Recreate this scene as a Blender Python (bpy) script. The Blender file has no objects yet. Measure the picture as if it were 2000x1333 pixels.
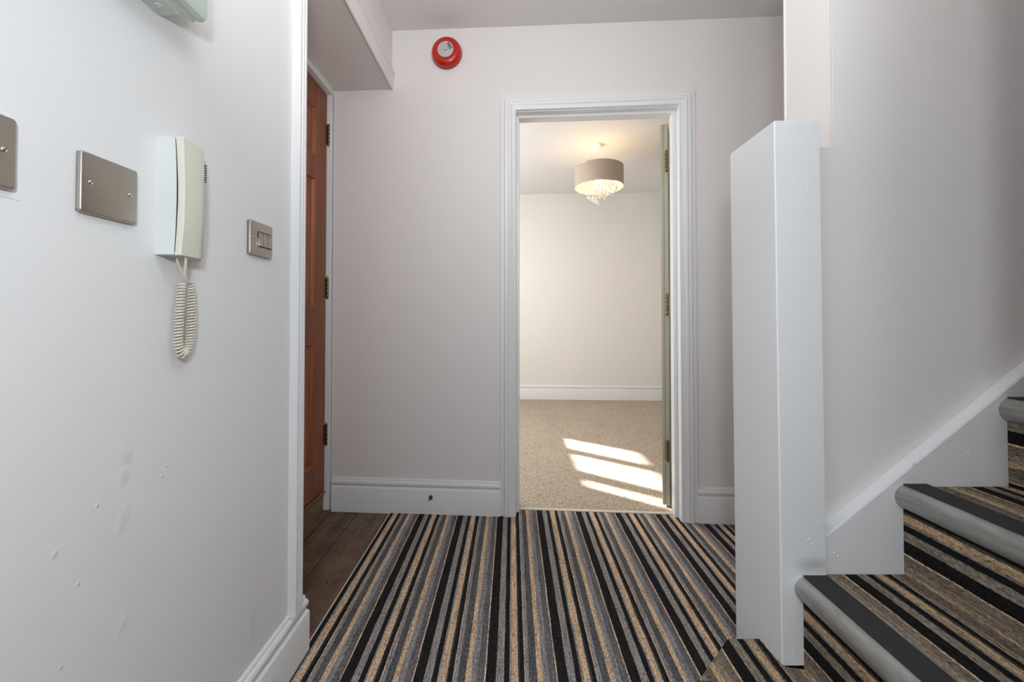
import bpy, bmesh, math, random
from mathutils import Vector, Matrix
random.seed(4)
S = bpy.context.scene
COL = S.collection
R = math.radians

# ------------------------------------------------------------------ camera
cam_d = bpy.data.cameras.new('camera')
cam = bpy.data.objects.new('camera', cam_d)
COL.objects.link(cam)
FPX = 778.0
cam_d.sensor_width = 36.0
cam_d.sensor_fit = 'HORIZONTAL'
cam_d.lens = FPX * 36.0 / 2000.0
cam_d.clip_start = 0.02
cam_d.clip_end = 60
PITCH = R(0.93)
cam.location = (0, 0, 0.98)
cam.rotation_euler = (R(90) + PITCH, 0, 0)
YC = 622.0 - FPX * math.tan(PITCH)
cam_d.shift_y = -(666.5 - YC) / 2000.0
S.camera = cam

# ------------------------------------------------------------------ world, sun, lights, exposure
w = bpy.data.worlds.new('world')
S.world = w
w.use_nodes = True
bg = w.node_tree.nodes['Background']
bg.inputs[0].default_value = (0.62, 0.74, 0.92, 1)
bg.inputs[1].default_value = 1.0
S.view_settings.view_transform = 'Standard'
S.view_settings.look = 'None'
S.view_settings.gamma = 1.0
S.view_settings.use_curve_mapping = False
S.view_settings.exposure = 0.0

def light(name, typ, loc, energy, color, target=None, **kw):
    d = bpy.data.lights.new(name, typ)
    d.energy = energy
    d.color = color
    for k, v in kw.items():
        setattr(d, k, v)
    o = bpy.data.objects.new(name, d)
    o.location = loc
    if target is not None:
        o.rotation_euler = (Vector(target) - Vector(loc)).to_track_quat('-Z', 'Y').to_euler()
    COL.objects.link(o)
    return o

# sun through the high window of the far room (elevation 33 degrees)
sd = Vector((0.49, -0.35, 0)).normalized()
sdir = Vector((sd.x * math.cos(R(33)), sd.y * math.cos(R(33)), -math.sin(R(33))))
sun = light('sun', 'SUN', (-4, 6, 4), 40.0, (1.0, 0.95, 0.86), angle=R(1.3))
sun.rotation_euler = sdir.to_track_quat('-Z', 'Y').to_euler()
# unseen area fill added to brighten the far room from the left
light('room_fill', 'AREA', (-1.1, 3.3, 1.45), 47.0, (0.97, 0.98, 0.97), (1.5, 3.7, 1.3), shape='RECTANGLE', size=1.7, size_y=1.5)
# hall: the photographer's flash beside the camera, its ceiling bounce and added fills
light('left_wall_fill', 'AREA', (0.42, 0.05, 2.3), 6.2, (0.80, 0.93, 1.0), (-0.62, 0.80, 1.35), shape='RECTANGLE', size=0.5, size_y=0.5)  # added fill that lifts the left wall
light('ceiling_bounce', 'AREA', (0.0, 0.35, 1.9), 9.0, (1.0, 0.965, 0.92), (0.0, 0.9, 2.45), shape='RECTANGLE', size=0.5, size_y=0.5)
light('back_fill', 'AREA', (-0.2, -1.8, 1.7), 4.2, (0.90, 0.95, 1.0), (0.3, 1.0, 1.7), shape='RECTANGLE', size=0.7, size_y=0.9)  # added fill from behind for the newel front and stair wall
light('flash', 'POINT', (0.01, -0.16, 1.28), 21.5, (0.89, 0.95, 1.0), shadow_soft_size=0.048)

# ------------------------------------------------------------------ materials
MATS = {}
def srgb(r, g, b):
    f = lambda c: (c / 255.0 / 12.92) if c / 255.0 <= 0.04045 else ((c / 255.0 + 0.055) / 1.055) ** 2.4
    return (f(r), f(g), f(b), 1)

def newmat(name):
    m = bpy.data.materials.new(name)
    m.use_nodes = True
    nt = m.node_tree
    b = nt.nodes['Principled BSDF']
    return m, nt, b

def N(nt, typ, **kw):
    n = nt.nodes.new(typ)
    for k, v in kw.items():
        setattr(n, k, v)
    return n

def noise(nt, vec, scale, detail=2, rough=0.5):
    n = N(nt, 'ShaderNodeTexNoise')
    n.inputs['Scale'].default_value = scale
    n.inputs['Detail'].default_value = detail
    n.inputs['Roughness'].default_value = rough
    if vec is not None:
        nt.links.new(vec, n.inputs['Vector'])
    return n

def mapping(nt, src, scale=(1, 1, 1), loc=(0, 0, 0)):
    mp = N(nt, 'ShaderNodeMapping')
    mp.inputs['Scale'].default_value = scale
    mp.inputs['Location'].default_value = loc
    nt.links.new(src, mp.inputs['Vector'])
    return mp.outputs[0]

def bump(nt, b, h, strength, dist, prev=None):
    bp = N(nt, 'ShaderNodeBump')
    bp.inputs['Strength'].default_value = strength
    bp.inputs['Distance'].default_value = dist
    nt.links.new(h, bp.inputs['Height'])
    if prev is not None:
        nt.links.new(prev, bp.inputs['Normal'])
    nt.links.new(bp.outputs[0], b.inputs['Normal'])
    return bp.outputs[0]

def math_n(nt, op, a, b=None, clamp=False):
    n = N(nt, 'ShaderNodeMath', operation=op, use_clamp=clamp)
    for i, v in enumerate((a, b)):
        if v is None: continue
        if isinstance(v, (int, float)): n.inputs[i].default_value = v
        else: nt.links.new(v, n.inputs[i])
    return n.outputs[0]

def simple(name, col, rough=0.5, metal=0.0, bscale=None, bstr=0.1, bdist=0.001, var=0.0, coat=0.0, spec=0.5):
    m, nt, b = newmat(name)
    b.inputs['Base Color'].default_value = col
    b.inputs['Roughness'].default_value = rough
    b.inputs['Metallic'].default_value = metal
    b.inputs['Coat Weight'].default_value = coat
    b.inputs['Specular IOR Level'].default_value = spec
    tc = N(nt, 'ShaderNodeTexCoord')
    if bscale:
        n = noise(nt, tc.outputs['Object'], bscale, 4, 0.6)
        bump(nt, b, n.outputs[0], bstr, bdist)
    if var:
        n2 = noise(nt, tc.outputs['Object'], 3.0, 3, 0.6)
        mx = N(nt, 'ShaderNodeMix', data_type='RGBA')
        mx.inputs['A'].default_value = tuple(c * (1 - var) for c in col[:3]) + (1,)
        mx.inputs['B'].default_value = tuple(min(1, c * (1 + var)) for c in col[:3]) + (1,)
        nt.links.new(n2.outputs[0], mx.inputs['Factor'])
        nt.links.new(mx.outputs['Result'], b.inputs['Base Color'])
    MATS[name] = m
    return m

WALL = simple('wall_paint', (0.80, 0.762, 0.75, 1), 0.55, bscale=90, bstr=0.12, bdist=0.0012, var=0.012, spec=0.35)
ROOMWALL = simple('room_wall_paint', (0.80, 0.775, 0.735, 1), 0.6, bscale=90, bstr=0.1, bdist=0.001, spec=0.3)
CEIL = simple('ceiling_paint', (0.78, 0.755, 0.75, 1), 0.7, bscale=40, bstr=0.1, bdist=0.001, spec=0.2)
TRIM = simple('trim_gloss', (0.79, 0.79, 0.80, 1), 0.33, bscale=45, bstr=0.16, bdist=0.0012)
NEWEL = simple('newel_gloss', (0.79, 0.80, 0.81, 1), 0.36, bscale=30, bstr=0.2, bdist=0.0015)
GREEN = simple('green_door_paint', srgb(170, 168, 146), 0.45, bscale=60, bstr=0.15)
BRASS = simple('aged_brass', srgb(120, 100, 74), 0.35, 1.0, bscale=200, bstr=0.3)
DARKBRASS = simple('dark_brass', srgb(70, 58, 44), 0.4, 1.0)
STEELHINGE = simple('old_steel', srgb(150, 140, 124), 0.5, 0.6, bscale=150, bstr=0.4)
CREAM = simple('cream_plastic', srgb(218, 217, 204), 0.26)
LIT_CREAM = simple('lit_cream_plastic', srgb(222, 226, 224), 0.3)  # the handset's plastic with the cool light on its side put into the colour
BOXPL = simple('enclosure_plastic', srgb(200, 208, 200), 0.35)
CORD = simple('cord_plastic', srgb(216, 208, 194), 0.38)
DARK = simple('dark_gap', (0.012, 0.011, 0.010, 1), 0.7)
RED = simple('bell_red', srgb(184, 26, 14), 0.28, coat=0.3)
DISC = simple('bell_disc', srgb(190, 188, 184), 0.45)
BLACKBASE = simple('bell_base', (0.03, 0.025, 0.025, 1), 0.5)
TEXTRED = simple('bell_print', srgb(60, 14, 16), 0.6)
CHROME = simple('chrome', (0.82, 0.81, 0.80, 1), 0.08, 1.0)
RUBBER = simple('nosing_insert', srgb(40, 39, 39), 0.75, bscale=300, bstr=0.3, bdist=0.0005)
THRESH = simple('threshold_strip', srgb(214, 206, 190), 0.4, bscale=80)
CHIP = simple('chip_brown', srgb(92, 74, 58), 0.7, bscale=200, bstr=0.5)
FILLER = simple('filler', (0.72, 0.72, 0.73, 1), 0.5)
SUBFLOOR = simple('subfloor', (0.12, 0.08, 0.05, 1), 0.9)
SHADE_IN = simple('shade_lining', srgb(250, 230, 190), 0.6)
PENDW = simple('pendant_white', srgb(240, 236, 228), 0.4)

# a grey scuff low on the newel where shoes brush past the nosing
nt = NEWEL.node_tree; nb_ = nt.nodes['Principled BSDF']
tc_ = N(nt, 'ShaderNodeTexCoord')
dd = N(nt, 'ShaderNodeVectorMath', operation='DISTANCE')
nt.links.new(mapping(nt, tc_.outputs['Object'], (0.55, 1.0, 1.5), (-0.682 * 0.55, -0.905, -0.426 * 1.5)), dd.inputs[0])
gr = math_n(nt, 'SUBTRACT', 1.0, math_n(nt, 'DIVIDE', dd.outputs['Value'], 0.030), clamp=True)
gr = math_n(nt, 'MULTIPLY', gr, math_n(nt, 'MULTIPLY', noise(nt, mapping(nt, tc_.outputs['Object'], (40, 40, 160)), 1.0, 4, 0.7).outputs[0], 1.1), clamp=True)
mxg = N(nt, 'ShaderNodeMix', data_type='RGBA')
mxg.inputs['A'].default_value = (0.79, 0.80, 0.81, 1)
mxg.inputs['B'].default_value = (0.30, 0.29, 0.28, 1)
nt.links.new(gr, mxg.inputs['Factor'])
nt.links.new(mxg.outputs['Result'], nb_.inputs['Base Color'])

# left wall: the same paint with knocks, filled dents and one faint mark
def wall_left_mat():
    m, nt, b = newmat('left_wall_paint')
    b.inputs['Roughness'].default_value = 0.42
    b.inputs['Specular IOR Level'].default_value = 0.4
    tc = N(nt, 'ShaderNodeTexCoord')
    obj = tc.outputs['Object']
    n1 = noise(nt, obj, 80, 4, 0.6)
    nb = bump(nt, b, n1.outputs[0], 0.10, 0.0012)
    n2 = noise(nt, obj, 120, 6, 0.75)
    tot = None
    for (y, z, r) in ((0.642, 0.762, 0.020), (0.640, 0.728, 0.015), (0.641, 0.664, 0.016), (0.637, 0.650, 0.012), (0.643, 0.492, 0.016),
                      (0.72, 0.715, 0.004), (0.71, 0.70, 0.003), (0.60, 0.70, 0.004), (0.575, 0.60, 0.004), (0.545, 0.66, 0.006), (0.555, 0.50, 0.004)):
        d = N(nt, 'ShaderNodeVectorMath', operation='DISTANCE')
        mp = mapping(nt, obj, (0, 1.25, 0.85), (0, -y * 1.25, -z * 0.85))
        nt.links.new(mp, d.inputs[0])
        v = math_n(nt, 'DIVIDE', d.outputs['Value'], r)
        v = math_n(nt, 'SUBTRACT', 1.0, v, clamp=True)
        tot = v if tot is None else math_n(nt, 'MAXIMUM', tot, v)
    h = math_n(nt, 'MULTIPLY', tot, n2.outputs[0])
    bump(nt, b, h, 0.7, 0.0035, nb)
    # faint greenish scuff low beside the opening
    d = N(nt, 'ShaderNodeVectorMath', operation='DISTANCE')
    nt.links.new(mapping(nt, obj, (0, 1.6, 0.45), (0, -0.965 * 1.6, -0.245 * 0.45)), d.inputs[0])
    s = math_n(nt, 'SUBTRACT', 1.0, math_n(nt, 'DIVIDE', d.outputs['Value'], 0.022), clamp=True)
    s = math_n(nt, 'MULTIPLY', s, math_n(nt, 'MULTIPLY', n2.outputs[0], 0.5))
    mx = N(nt, 'ShaderNodeMix', data_type='RGBA')
    mx.inputs['A'].default_value = (0.775, 0.775, 0.78, 1)
    mx.inputs['B'].default_value = (0.42, 0.38, 0.30, 1)
    nt.links.new(s, mx.inputs['Factor'])
    nt.links.new(mx.outputs['Result'], b.inputs['Base Color'])
    return m
WALL_L = wall_left_mat()

def brushed(name, col, rough=0.32):
    m, nt, b = newmat(name)
    b.inputs['Metallic'].default_value = 1.0
    tc = N(nt, 'ShaderNodeTexCoord')
    n = noise(nt, mapping(nt, tc.outputs['Object'], (60, 25, 1600)), 1.0, 3)
    mx = N(nt, 'ShaderNodeMix', data_type='RGBA')
    mx.inputs['A'].default_value = tuple(c * 0.88 for c in col[:3]) + (1,)
    mx.inputs['B'].default_value = tuple(c * 1.08 for c in col[:3]) + (1,)
    nt.links.new(n.outputs[0], mx.inputs['Factor'])
    nt.links.new(mx.outputs['Result'], b.inputs['Base Color'])
    b.inputs['Roughness'].default_value = rough
    bump(nt, b, n.outputs[0], 0.08, 0.0004)
    return m
STEEL = brushed('brushed_steel', srgb(182, 175, 168), 0.36)
ROCKER = simple('rocker_steel', srgb(176, 168, 160), 0.12, 1.0)

# aluminium nosing with wear
def nosing_mat():
    m, nt, b = newmat('nosing_aluminium')
    b.inputs['Metallic'].default_value = 0.55
    b.inputs['Roughness'].default_value = 0.42
    tc = N(nt, 'ShaderNodeTexCoord')
    n = noise(nt, mapping(nt, tc.outputs['Object'], (14, 5, 30)), 1.6, 5, 0.7)
    cr = N(nt, 'ShaderNodeValToRGB')
    cr.color_ramp.elements[0].position = 0.3
    cr.color_ramp.elements[0].color = srgb(132, 131, 126)
    cr.color_ramp.elements[1].position = 0.62
    cr.color_ramp.elements[1].color = srgb(172, 172, 168)
    nt.links.new(n.outputs[0], cr.inputs[0])
    nt.links.new(cr.outputs[0], b.inputs['Base Color'])
    n2 = noise(nt, mapping(nt, tc.outputs['Object'], (300, 12, 300)), 1.0, 3)
    bump(nt, b, n2.outputs[0], 0.08, 0.0005)
    return m
NOSING = nosing_mat()

# striped flatweave carpet: U runs across the stripes in metres, V along them
PERIOD = 0.1963
def stripe_mat(name, warm=False, k=1.0):
    m, nt, b = newmat(name)
    b.inputs['Roughness'].default_value = 0.95
    b.inputs['Specular IOR Level'].default_value = 0.1
    uv = N(nt, 'ShaderNodeUVMap')
    uv.uv_map = 'carpet'
    vec = uv.outputs[0]
    sx = N(nt, 'ShaderNodeSeparateXYZ')
    nt.links.new(vec, sx.inputs[0])
    # slightly wandering yarn lines
    nw = noise(nt, mapping(nt, vec, (60, 9, 1)), 1.0, 2)
    nw2 = noise(nt, mapping(nt, vec, (500, 160, 1)), 1.0, 2)
    u = math_n(nt, 'ADD', sx.outputs['X'], math_n(nt, 'MULTIPLY', math_n(nt, 'SUBTRACT', nw.outputs[0], 0.5), 0.004))
    u = math_n(nt, 'ADD', u, math_n(nt, 'MULTIPLY', math_n(nt, 'SUBTRACT', nw2.outputs[0], 0.5), 0.0028))
    t = math_n(nt, 'FRACT', math_n(nt, 'DIVIDE', u, PERIOD))
    c = dict(
        tb=(216, 190, 164), bk=(40, 38, 40), lg=(154, 147, 143), lg2=(146, 144, 146),
        g=(110, 107, 110), be=(212, 182, 152), dg=(96, 95, 97), md=(114, 108, 110), dk=(66, 67, 72))
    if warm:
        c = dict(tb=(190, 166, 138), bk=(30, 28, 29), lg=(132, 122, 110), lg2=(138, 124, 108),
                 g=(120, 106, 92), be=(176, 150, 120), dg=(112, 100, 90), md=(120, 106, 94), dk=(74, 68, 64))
    seq = [(0.0, 'tb'), (0.018, 'bk'), (0.162, 'lg'), (0.27, 'bk'), (0.345, 'lg'), (0.375, 'be'), (0.472, 'dk'), (0.497, 'bk'),
           (0.557, 'tb'), (0.570, 'lg'), (0.63, 'dg'), (0.735, 'be'), (0.815, 'lg2'), (0.90, 'md')]
    cr = N(nt, 'ShaderNodeValToRGB')
    r = cr.color_ramp
    r.interpolation = 'CONSTANT'
    while len(r.elements) < len(seq):
        r.elements.new(0.5)
    for i, (p, key) in enumerate(seq):
        r.elements[i].position = p
    for i, (p, key) in enumerate(seq):
        q = srgb(*c[key])
        r.elements[i].color = tuple(x * k for x in q[:3]) + (1,)
    nt.links.new(t, cr.inputs[0])
    # mottled heather yarn, elongated along the stripe
    f1 = noise(nt, mapping(nt, vec, (420, 75, 1)), 1.0, 3, 0.7)
    f2 = noise(nt, mapping(nt, vec, (230, 130, 1)), 1.0, 3, 0.7)
    f3 = noise(nt, mapping(nt, vec, (150, 10, 1)), 1.0, 3, 0.6)
    s = math_n(nt, 'ADD', math_n(nt, 'MULTIPLY', f1.outputs[0], 0.45), math_n(nt, 'MULTIPLY', f2.outputs[0], 0.45))
    s = math_n(nt, 'ADD', s, math_n(nt, 'MULTIPLY', f3.outputs[0], 0.30))
    mr = N(nt, 'ShaderNodeMapRange')
    mr.inputs['From Min'].default_value = 0.45
    mr.inputs['From Max'].default_value = 0.76
    mr.inputs['To Min'].default_value = 0.12
    mr.inputs['To Max'].default_value = 1.98
    nt.links.new(s, mr.inputs['Value'])
    mul = N(nt, 'ShaderNodeVectorMath', operation='SCALE')
    nt.links.new(cr.outputs[0], mul.inputs[0])
    nt.links.new(mr.outputs[0], mul.inputs['Scale'])
    nt.links.new(mul.outputs[0], b.inputs['Base Color'])
    # corduroy ribs
    rib = math_n(nt, 'SINE', math_n(nt, 'MULTIPLY', sx.outputs['X'], 2 * math.pi / 0.0042))
    hh = math_n(nt, 'ADD', math_n(nt, 'MULTIPLY', rib, 0.25), math_n(nt, 'ADD', f1.outputs[0], f2.outputs[0]))
    bump(nt, b, hh, 0.8, 0.0022)
    return m
CARPET = stripe_mat('striped_carpet')
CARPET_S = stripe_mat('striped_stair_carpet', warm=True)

def beige_mat():
    m, nt, b = newmat('beige_carpet')
    b.inputs['Roughness'].default_value = 0.95
    b.inputs['Specular IOR Level'].default_value = 0.1
    tc = N(nt, 'ShaderNodeTexCoord')
    n1 = noise(nt, tc.outputs['Object'], 150, 3, 0.7)
    n2 = noise(nt, tc.outputs['Object'], 4, 3)
    cr = N(nt, 'ShaderNodeValToRGB')
    e = cr.color_ramp.elements
    e[0].position = 0.36; e[0].color = srgb(122, 106, 90)
    e[1].position = 0.62; e[1].color = srgb(204, 192, 176)
    x = cr.color_ramp.elements.new(0.48); x.color = srgb(180, 165, 148)
    nt.links.new(math_n(nt, 'ADD', n1.outputs[0], math_n(nt, 'MULTIPLY', math_n(nt, 'SUBTRACT', n2.outputs[0], 0.5), 0.06)), cr.inputs[0])
    nt.links.new(cr.outputs[0], b.inputs['Base Color'])
    bump(nt, b, n1.outputs[0], 0.7, 0.004)
    return m
BEIGE = beige_mat()

def wood_mat(name, dark, light, axis='Z', rough=0.45, sc=1.0, coat=0.04):
    m, nt, b = newmat(name)
    b.inputs['Roughness'].default_value = rough
    b.inputs['Coat Weight'].default_value = coat
    b.inputs['Coat Roughness'].default_value = 0.3
    tc = N(nt, 'ShaderNodeTexCoord')
    s = {'Z': (30, 30, 1.6), 'Y': (26, 1.5, 26)}[axis]
    n1 = noise(nt, mapping(nt, tc.outputs['Object'], tuple(q * sc for q in s)), 1.0, 5, 0.65)
    n2 = noise(nt, mapping(nt, tc.outputs['Object'], tuple(q * 6 * sc for q in s)), 1.0, 3, 0.6)
    f = math_n(nt, 'ADD', math_n(nt, 'MULTIPLY', n1.outputs[0], 0.7), math_n(nt, 'MULTIPLY', n2.outputs[0], 0.3))
    cr = N(nt, 'ShaderNodeValToRGB')
    cr.color_ramp.elements[0].position = 0.35; cr.color_ramp.elements[0].color = dark
    cr.color_ramp.elements[1].position = 0.65; cr.color_ramp.elements[1].color = light
    nt.links.new(f, cr.inputs[0])
    if axis == 'Y':
        # scuffed, dusty old boards
        n3 = noise(nt, tc.outputs['Object'], 9, 5, 0.7)
        mx = N(nt, 'ShaderNodeMix', data_type='RGBA')
        rr = N(nt, 'ShaderNodeMapRange')
        rr.inputs['From Min'].default_value = 0.45
        rr.inputs['From Max'].default_value = 0.72
        rr.inputs['To Max'].default_value = 0.55
        nt.links.new(n3.outputs[0], rr.inputs['Value'])
        nt.links.new(rr.outputs[0], mx.inputs['Factor'])
        nt.links.new(cr.outputs[0], mx.inputs['A'])
        mx.inputs['B'].default_value = srgb(128, 112, 96)
        nt.links.new(mx.outputs['Result'], b.inputs['Base Color'])
    else:
        nt.links.new(cr.outputs[0], b.inputs['Base Color'])
    bump(nt, b, n2.outputs[0], 0.15, 0.001)
    return m
DOORWOOD = wood_mat('mahogany_stain', srgb(108, 54, 28), srgb(150, 82, 44))
PANELWOOD = wood_mat('mahogany_panel', srgb(128, 66, 34), srgb(172, 98, 54))
BOARD = wood_mat('old_floorboard', srgb(70, 52, 40), srgb(118, 92, 72), 'Y', 0.55, coat=0.05)
SILLWOOD = wood_mat('sill_wood', srgb(110, 80, 48), srgb(156, 120, 76), 'Y', 0.5, coat=0.05)

def shade_mat():
    m, nt, b = newmat('shade_fabric')
    b.inputs['Base Color'].default_value = srgb(228, 215, 198)
    b.inputs['Roughness'].default_value = 0.9
    out = nt.nodes['Material Output']
    tr = N(nt, 'ShaderNodeBsdfTranslucent')
    tr.inputs['Color'].default_value = srgb(210, 170, 120)
    mx = N(nt, 'ShaderNodeMixShader')
    mx.inputs[0].default_value = 0.42
    nt.links.new(b.outputs[0], mx.inputs[1])
    nt.links.new(tr.outputs[0], mx.inputs[2])
    nt.links.new(mx.outputs[0], out.inputs[0])
    tc = N(nt, 'ShaderNodeTexCoord')
    n = noise(nt, mapping(nt, tc.outputs['Object'], (300, 300, 60)), 1.0, 2)
    bump(nt, b, n.outputs[0], 0.2, 0.0005)
    return m
SHADE = shade_mat()

def emis(name, col, st):
    m, nt, b = newmat(name)
    b.inputs['Base Color'].default_value = col
    b.inputs['Emission Color'].default_value = col
    b.inputs['Emission Strength'].default_value = st
    return m
BULB = emis('lit_bulb', (1.0, 0.78, 0.48, 1), 60)

def crystal():
    m, nt, b = newmat('crystal')
    b.inputs['Base Color'].default_value = (1, 1, 1, 1)
    b.inputs['Roughness'].default_value = 0.06
    b.inputs['Transmission Weight'].default_value = 0.55
    b.inputs['IOR'].default_value = 1.5
    return m
CRYSTAL = crystal()
GLASS, gnt, gb = newmat('window_glass')
gt = gnt.nodes.new('ShaderNodeBsdfTransparent')
gg = gnt.nodes.new('ShaderNodeBsdfGlossy')
gg.inputs['Roughness'].default_value = 0.0
gm = gnt.nodes.new('ShaderNodeMixShader')
gm.inputs[0].default_value = 0.06
gnt.links.new(gt.outputs[0], gm.inputs[1])
gnt.links.new(gg.outputs[0], gm.inputs[2])
gnt.links.new(gm.outputs[0], gnt.nodes['Material Output'].inputs[0])

# ------------------------------------------------------------------ helpers
def mesh_obj(name, bm, mat, parent=None, smooth=False, matrix=None):
    me = bpy.data.meshes.new(name)
    bmesh.ops.recalc_face_normals(bm, faces=bm.faces)
    bm.to_mesh(me)
    bm.free()
    if mat:
        me.materials.append(mat)
    if smooth:
        for p in me.polygons:
            p.use_smooth = True
    o = bpy.data.objects.new(name, me)
    COL.objects.link(o)
    if matrix is not None:
        o.matrix_world = matrix
    if parent is not None:
        o.parent = parent
    return o

def box(bm, a, b):
    x0, y0, z0 = a; x1, y1, z1 = b
    vs = [bm.verts.new((x, y, z)) for z in (z0, z1) for y in (y0, y1) for x in (x0, x1)]
    fs = []
    for q in ((0, 2, 3, 1), (4, 5, 7, 6), (0, 1, 5, 4), (2, 6, 7, 3), (0, 4, 6, 2), (1, 3, 7, 5)):
        fs.append(bm.faces.new([vs[i] for i in q]))
    return vs, fs

def bbox(bm, a, b, bev=0.002, seg=2):
    """bevelled box"""
    t = bmesh.new()
    box(t, a, b)
    bmesh.ops.bevel(t, geom=t.edges[:], offset=bev, segments=seg, affect='EDGES', profile=0.6)
    me = bpy.data.meshes.new('tmp'); t.to_mesh(me); t.free()
    bm.from_mesh(me); bpy.data.meshes.remove(me)

def prism(bm, pts, f0, f1):
    """closed 2-D polygon pts, f0/f1 map (a,b) to 3-D for both ends"""
    A = [bm.verts.new(f0(*p)) for p in pts]
    B = [bm.verts.new(f1(*p)) for p in pts]
    n = len(pts)
    for i in range(n):
        j = (i + 1) % n
        bm.faces.new((A[i], A[j], B[j], B[i]))
    bm.faces.new(A[::-1]); bm.faces.new(B)

def tube(bm, path, r, seg=10, cap=True):
    path = [Vector(p) for p in path]
    rings = []
    up = None
    for i, p in enumerate(path):
        d = (path[min(i + 1, len(path) - 1)] - path[max(i - 1, 0)]).normalized()
        if up is None:
            up = d.orthogonal().normalized()
        up = (up - d * up.dot(d)).normalized()
        sd2 = d.cross(up)
        rr = r[i] if isinstance(r, (list, tuple)) else r
        rings.append([bm.verts.new(p + (up * math.cos(2 * math.pi * k / seg) + sd2 * math.sin(2 * math.pi * k / seg)) * rr) for k in range(seg)])
    for a, b in zip(rings, rings[1:]):
        for k in range(seg):
            bm.faces.new((a[k], a[(k + 1) % seg], b[(k + 1) % seg], b[k]))
    if cap:
        bm.faces.new(rings[0][::-1]); bm.faces.new(rings[-1])

def lathe(bm, prof, seg=48, c=(0, 0, 0), axis='Z', close=False):
    rings = []
    for (r, h) in prof:
        ring = []
        for k in range(seg):
            a = 2 * math.pi * k / seg
            if axis == 'Z': p = (c[0] + r * math.cos(a), c[1] + r * math.sin(a), c[2] + h)
            elif axis == 'Y': p = (c[0] + r * math.cos(a), c[1] - h, c[2] + r * math.sin(a))   # h towards -Y
            else: p = (c[0] + h, c[1] + r * math.cos(a), c[2] + r * math.sin(a))               # h towards +X
            ring.append(bm.verts.new(p))
        rings.append(ring)
    prs = list(zip(rings, rings[1:]))
    if close: prs.append((rings[-1], rings[0]))
    for a, b in prs:
        for k in range(seg):
            bm.faces.new((a[k], a[(k + 1) % seg], b[(k + 1) % seg], b[k]))
    if not close:
        if prof[0][0] > 1e-6: bm.faces.new(rings[0][::-1])
        if prof[-1][0] > 1e-6: bm.faces.new(rings[-1])
    bmesh.ops.remove_doubles(bm, verts=bm.verts[:], dist=1e-6)

def empty(name, loc=(0, 0, 0), rotz=0.0):
    o = bpy.data.objects.new(name, None)
    o.empty_display_size = 0.05
    o.location = loc
    o.rotation_euler = (0, 0, rotz)
    COL.objects.link(o)
    return o

def tag(o, label, cat, group=None):
    o['label'] = label; o['category'] = cat
    if group: o['group'] = group
    return o
def struct(o, label=None):
    o['kind'] = 'structure'
    if label: o['label'] = label
    return o

def autosmooth(o, ang=35):
    me = o.data
    for p in me.polygons: p.use_smooth = True
    bm = bmesh.new(); bm.from_mesh(me)
    for e in bm.edges:
        e.smooth = len(e.link_faces) == 2 and e.calc_face_angle(0) < R(ang)
    bm.to_mesh(me); bm.free()

# frame of the end wall: it stands 3.95 degrees off square
KW = -0.069
AW = math.atan(KW)
MW = Matrix.Translation((0, 1.998, 0)) @ Matrix.Rotation(AW, 4, 'Z')
def end_y(x): return 1.998 + KW * x
def at_wall(name, bm, mat, parent=None, smooth=False):
    """mesh given in the end wall's own frame: x along, y into the room beyond, z up"""
    bm.transform(MW)
    return mesh_obj(name, bm, mat, parent, smooth)

# ------------------------------------------------------------------ structure
CH = 2.456
TOP = 3.7
# floor slab
bm = bmesh.new(); box(bm, (-1.45, -4.6, -0.12), (2.85, 5.1, -0.026))
floor = struct(mesh_obj('floor', bm, SUBFLOOR), 'old boarded floor under the carpets')

# left wall with knocks, ends at the cased opening
bm = bmesh.new(); box(bm, (-1.25, -4.5, -0.026), (-0.62, 1.148, CH + 0.03))
struct(mesh_obj('wall_left', bm, WALL_L), 'white painted left wall with dents low down')

# bulkhead above the opening in the line of the left wall
bm = bmesh.new()
pts = [(-1.25, 1.148), (-0.62, 1.148), (-0.62, end_y(-0.62) + 0.02), (-1.25, end_y(-1.25) + 0.02)]
prism(bm, pts, lambda x, y: (x, y, 2.165), lambda x, y: (x, y, CH + 0.03))
struct(mesh_obj('wall_bulkhead', bm, WALL), 'white bulkhead over the recess of the wooden door')

# wall holding the wooden door
bm = bmesh.new()
box(bm, (-1.25, 1.148, -0.026), (-0.95, 1.24, 2.165))
box(bm, (-1.25, 1.24, 2.155), (-0.93, 2.06, 2.166))
struct(mesh_obj('wall_porch', bm, WALL))

# end wall with the doorway
UL, UR, ZT = 0.02, 0.818, 2.022      # clear opening inside the lining
bm = bmesh.new()
box(bm, (-0.932, 0, -0.026), (UL - 0.022, 0.105, CH + 0.04))
box(bm, (UR + 0.022, 0, -0.026), (2.78, 0.105, CH + 0.04))
box(bm, (UL - 0.022, 0, ZT + 0.022), (UR + 0.022, 0.105, CH + 0.04))
struct(at_wall('wall_back', bm, WALL), 'white end wall around the doorway')
bm = bmesh.new(); box(bm, (-1.3, 0.0, -0.026), (-1.0, 0.105, CH + 0.04))
struct(at_wall('wall_back', bm, WALL))

# stair wall: stepped end face above the newel
bm = bmesh.new()
prism(bm, [(0.702, -0.026), (2.75, -0.026), (2.75, TOP), (0.776, TOP), (0.776, 1.391), (0.702, 1.391)],
      lambda x, z: (x, 0.95, z), lambda x, z: (x, 1.122, z))
bmesh.ops.bevel(bm, geom=[e for e in bm.edges if abs(e.verts[0].co.x - 0.776) < 1e-4 and abs(e.verts[1].co.x - 0.776) < 1e-4 and abs(e.verts[0].co.z - e.verts[1].co.z) > 1],
                offset=0.004, segments=2, affect='EDGES')
struct(mesh_obj('wall_stair', bm, WALL), 'white wall beside the stairs with a stepped end above the newel')

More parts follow.
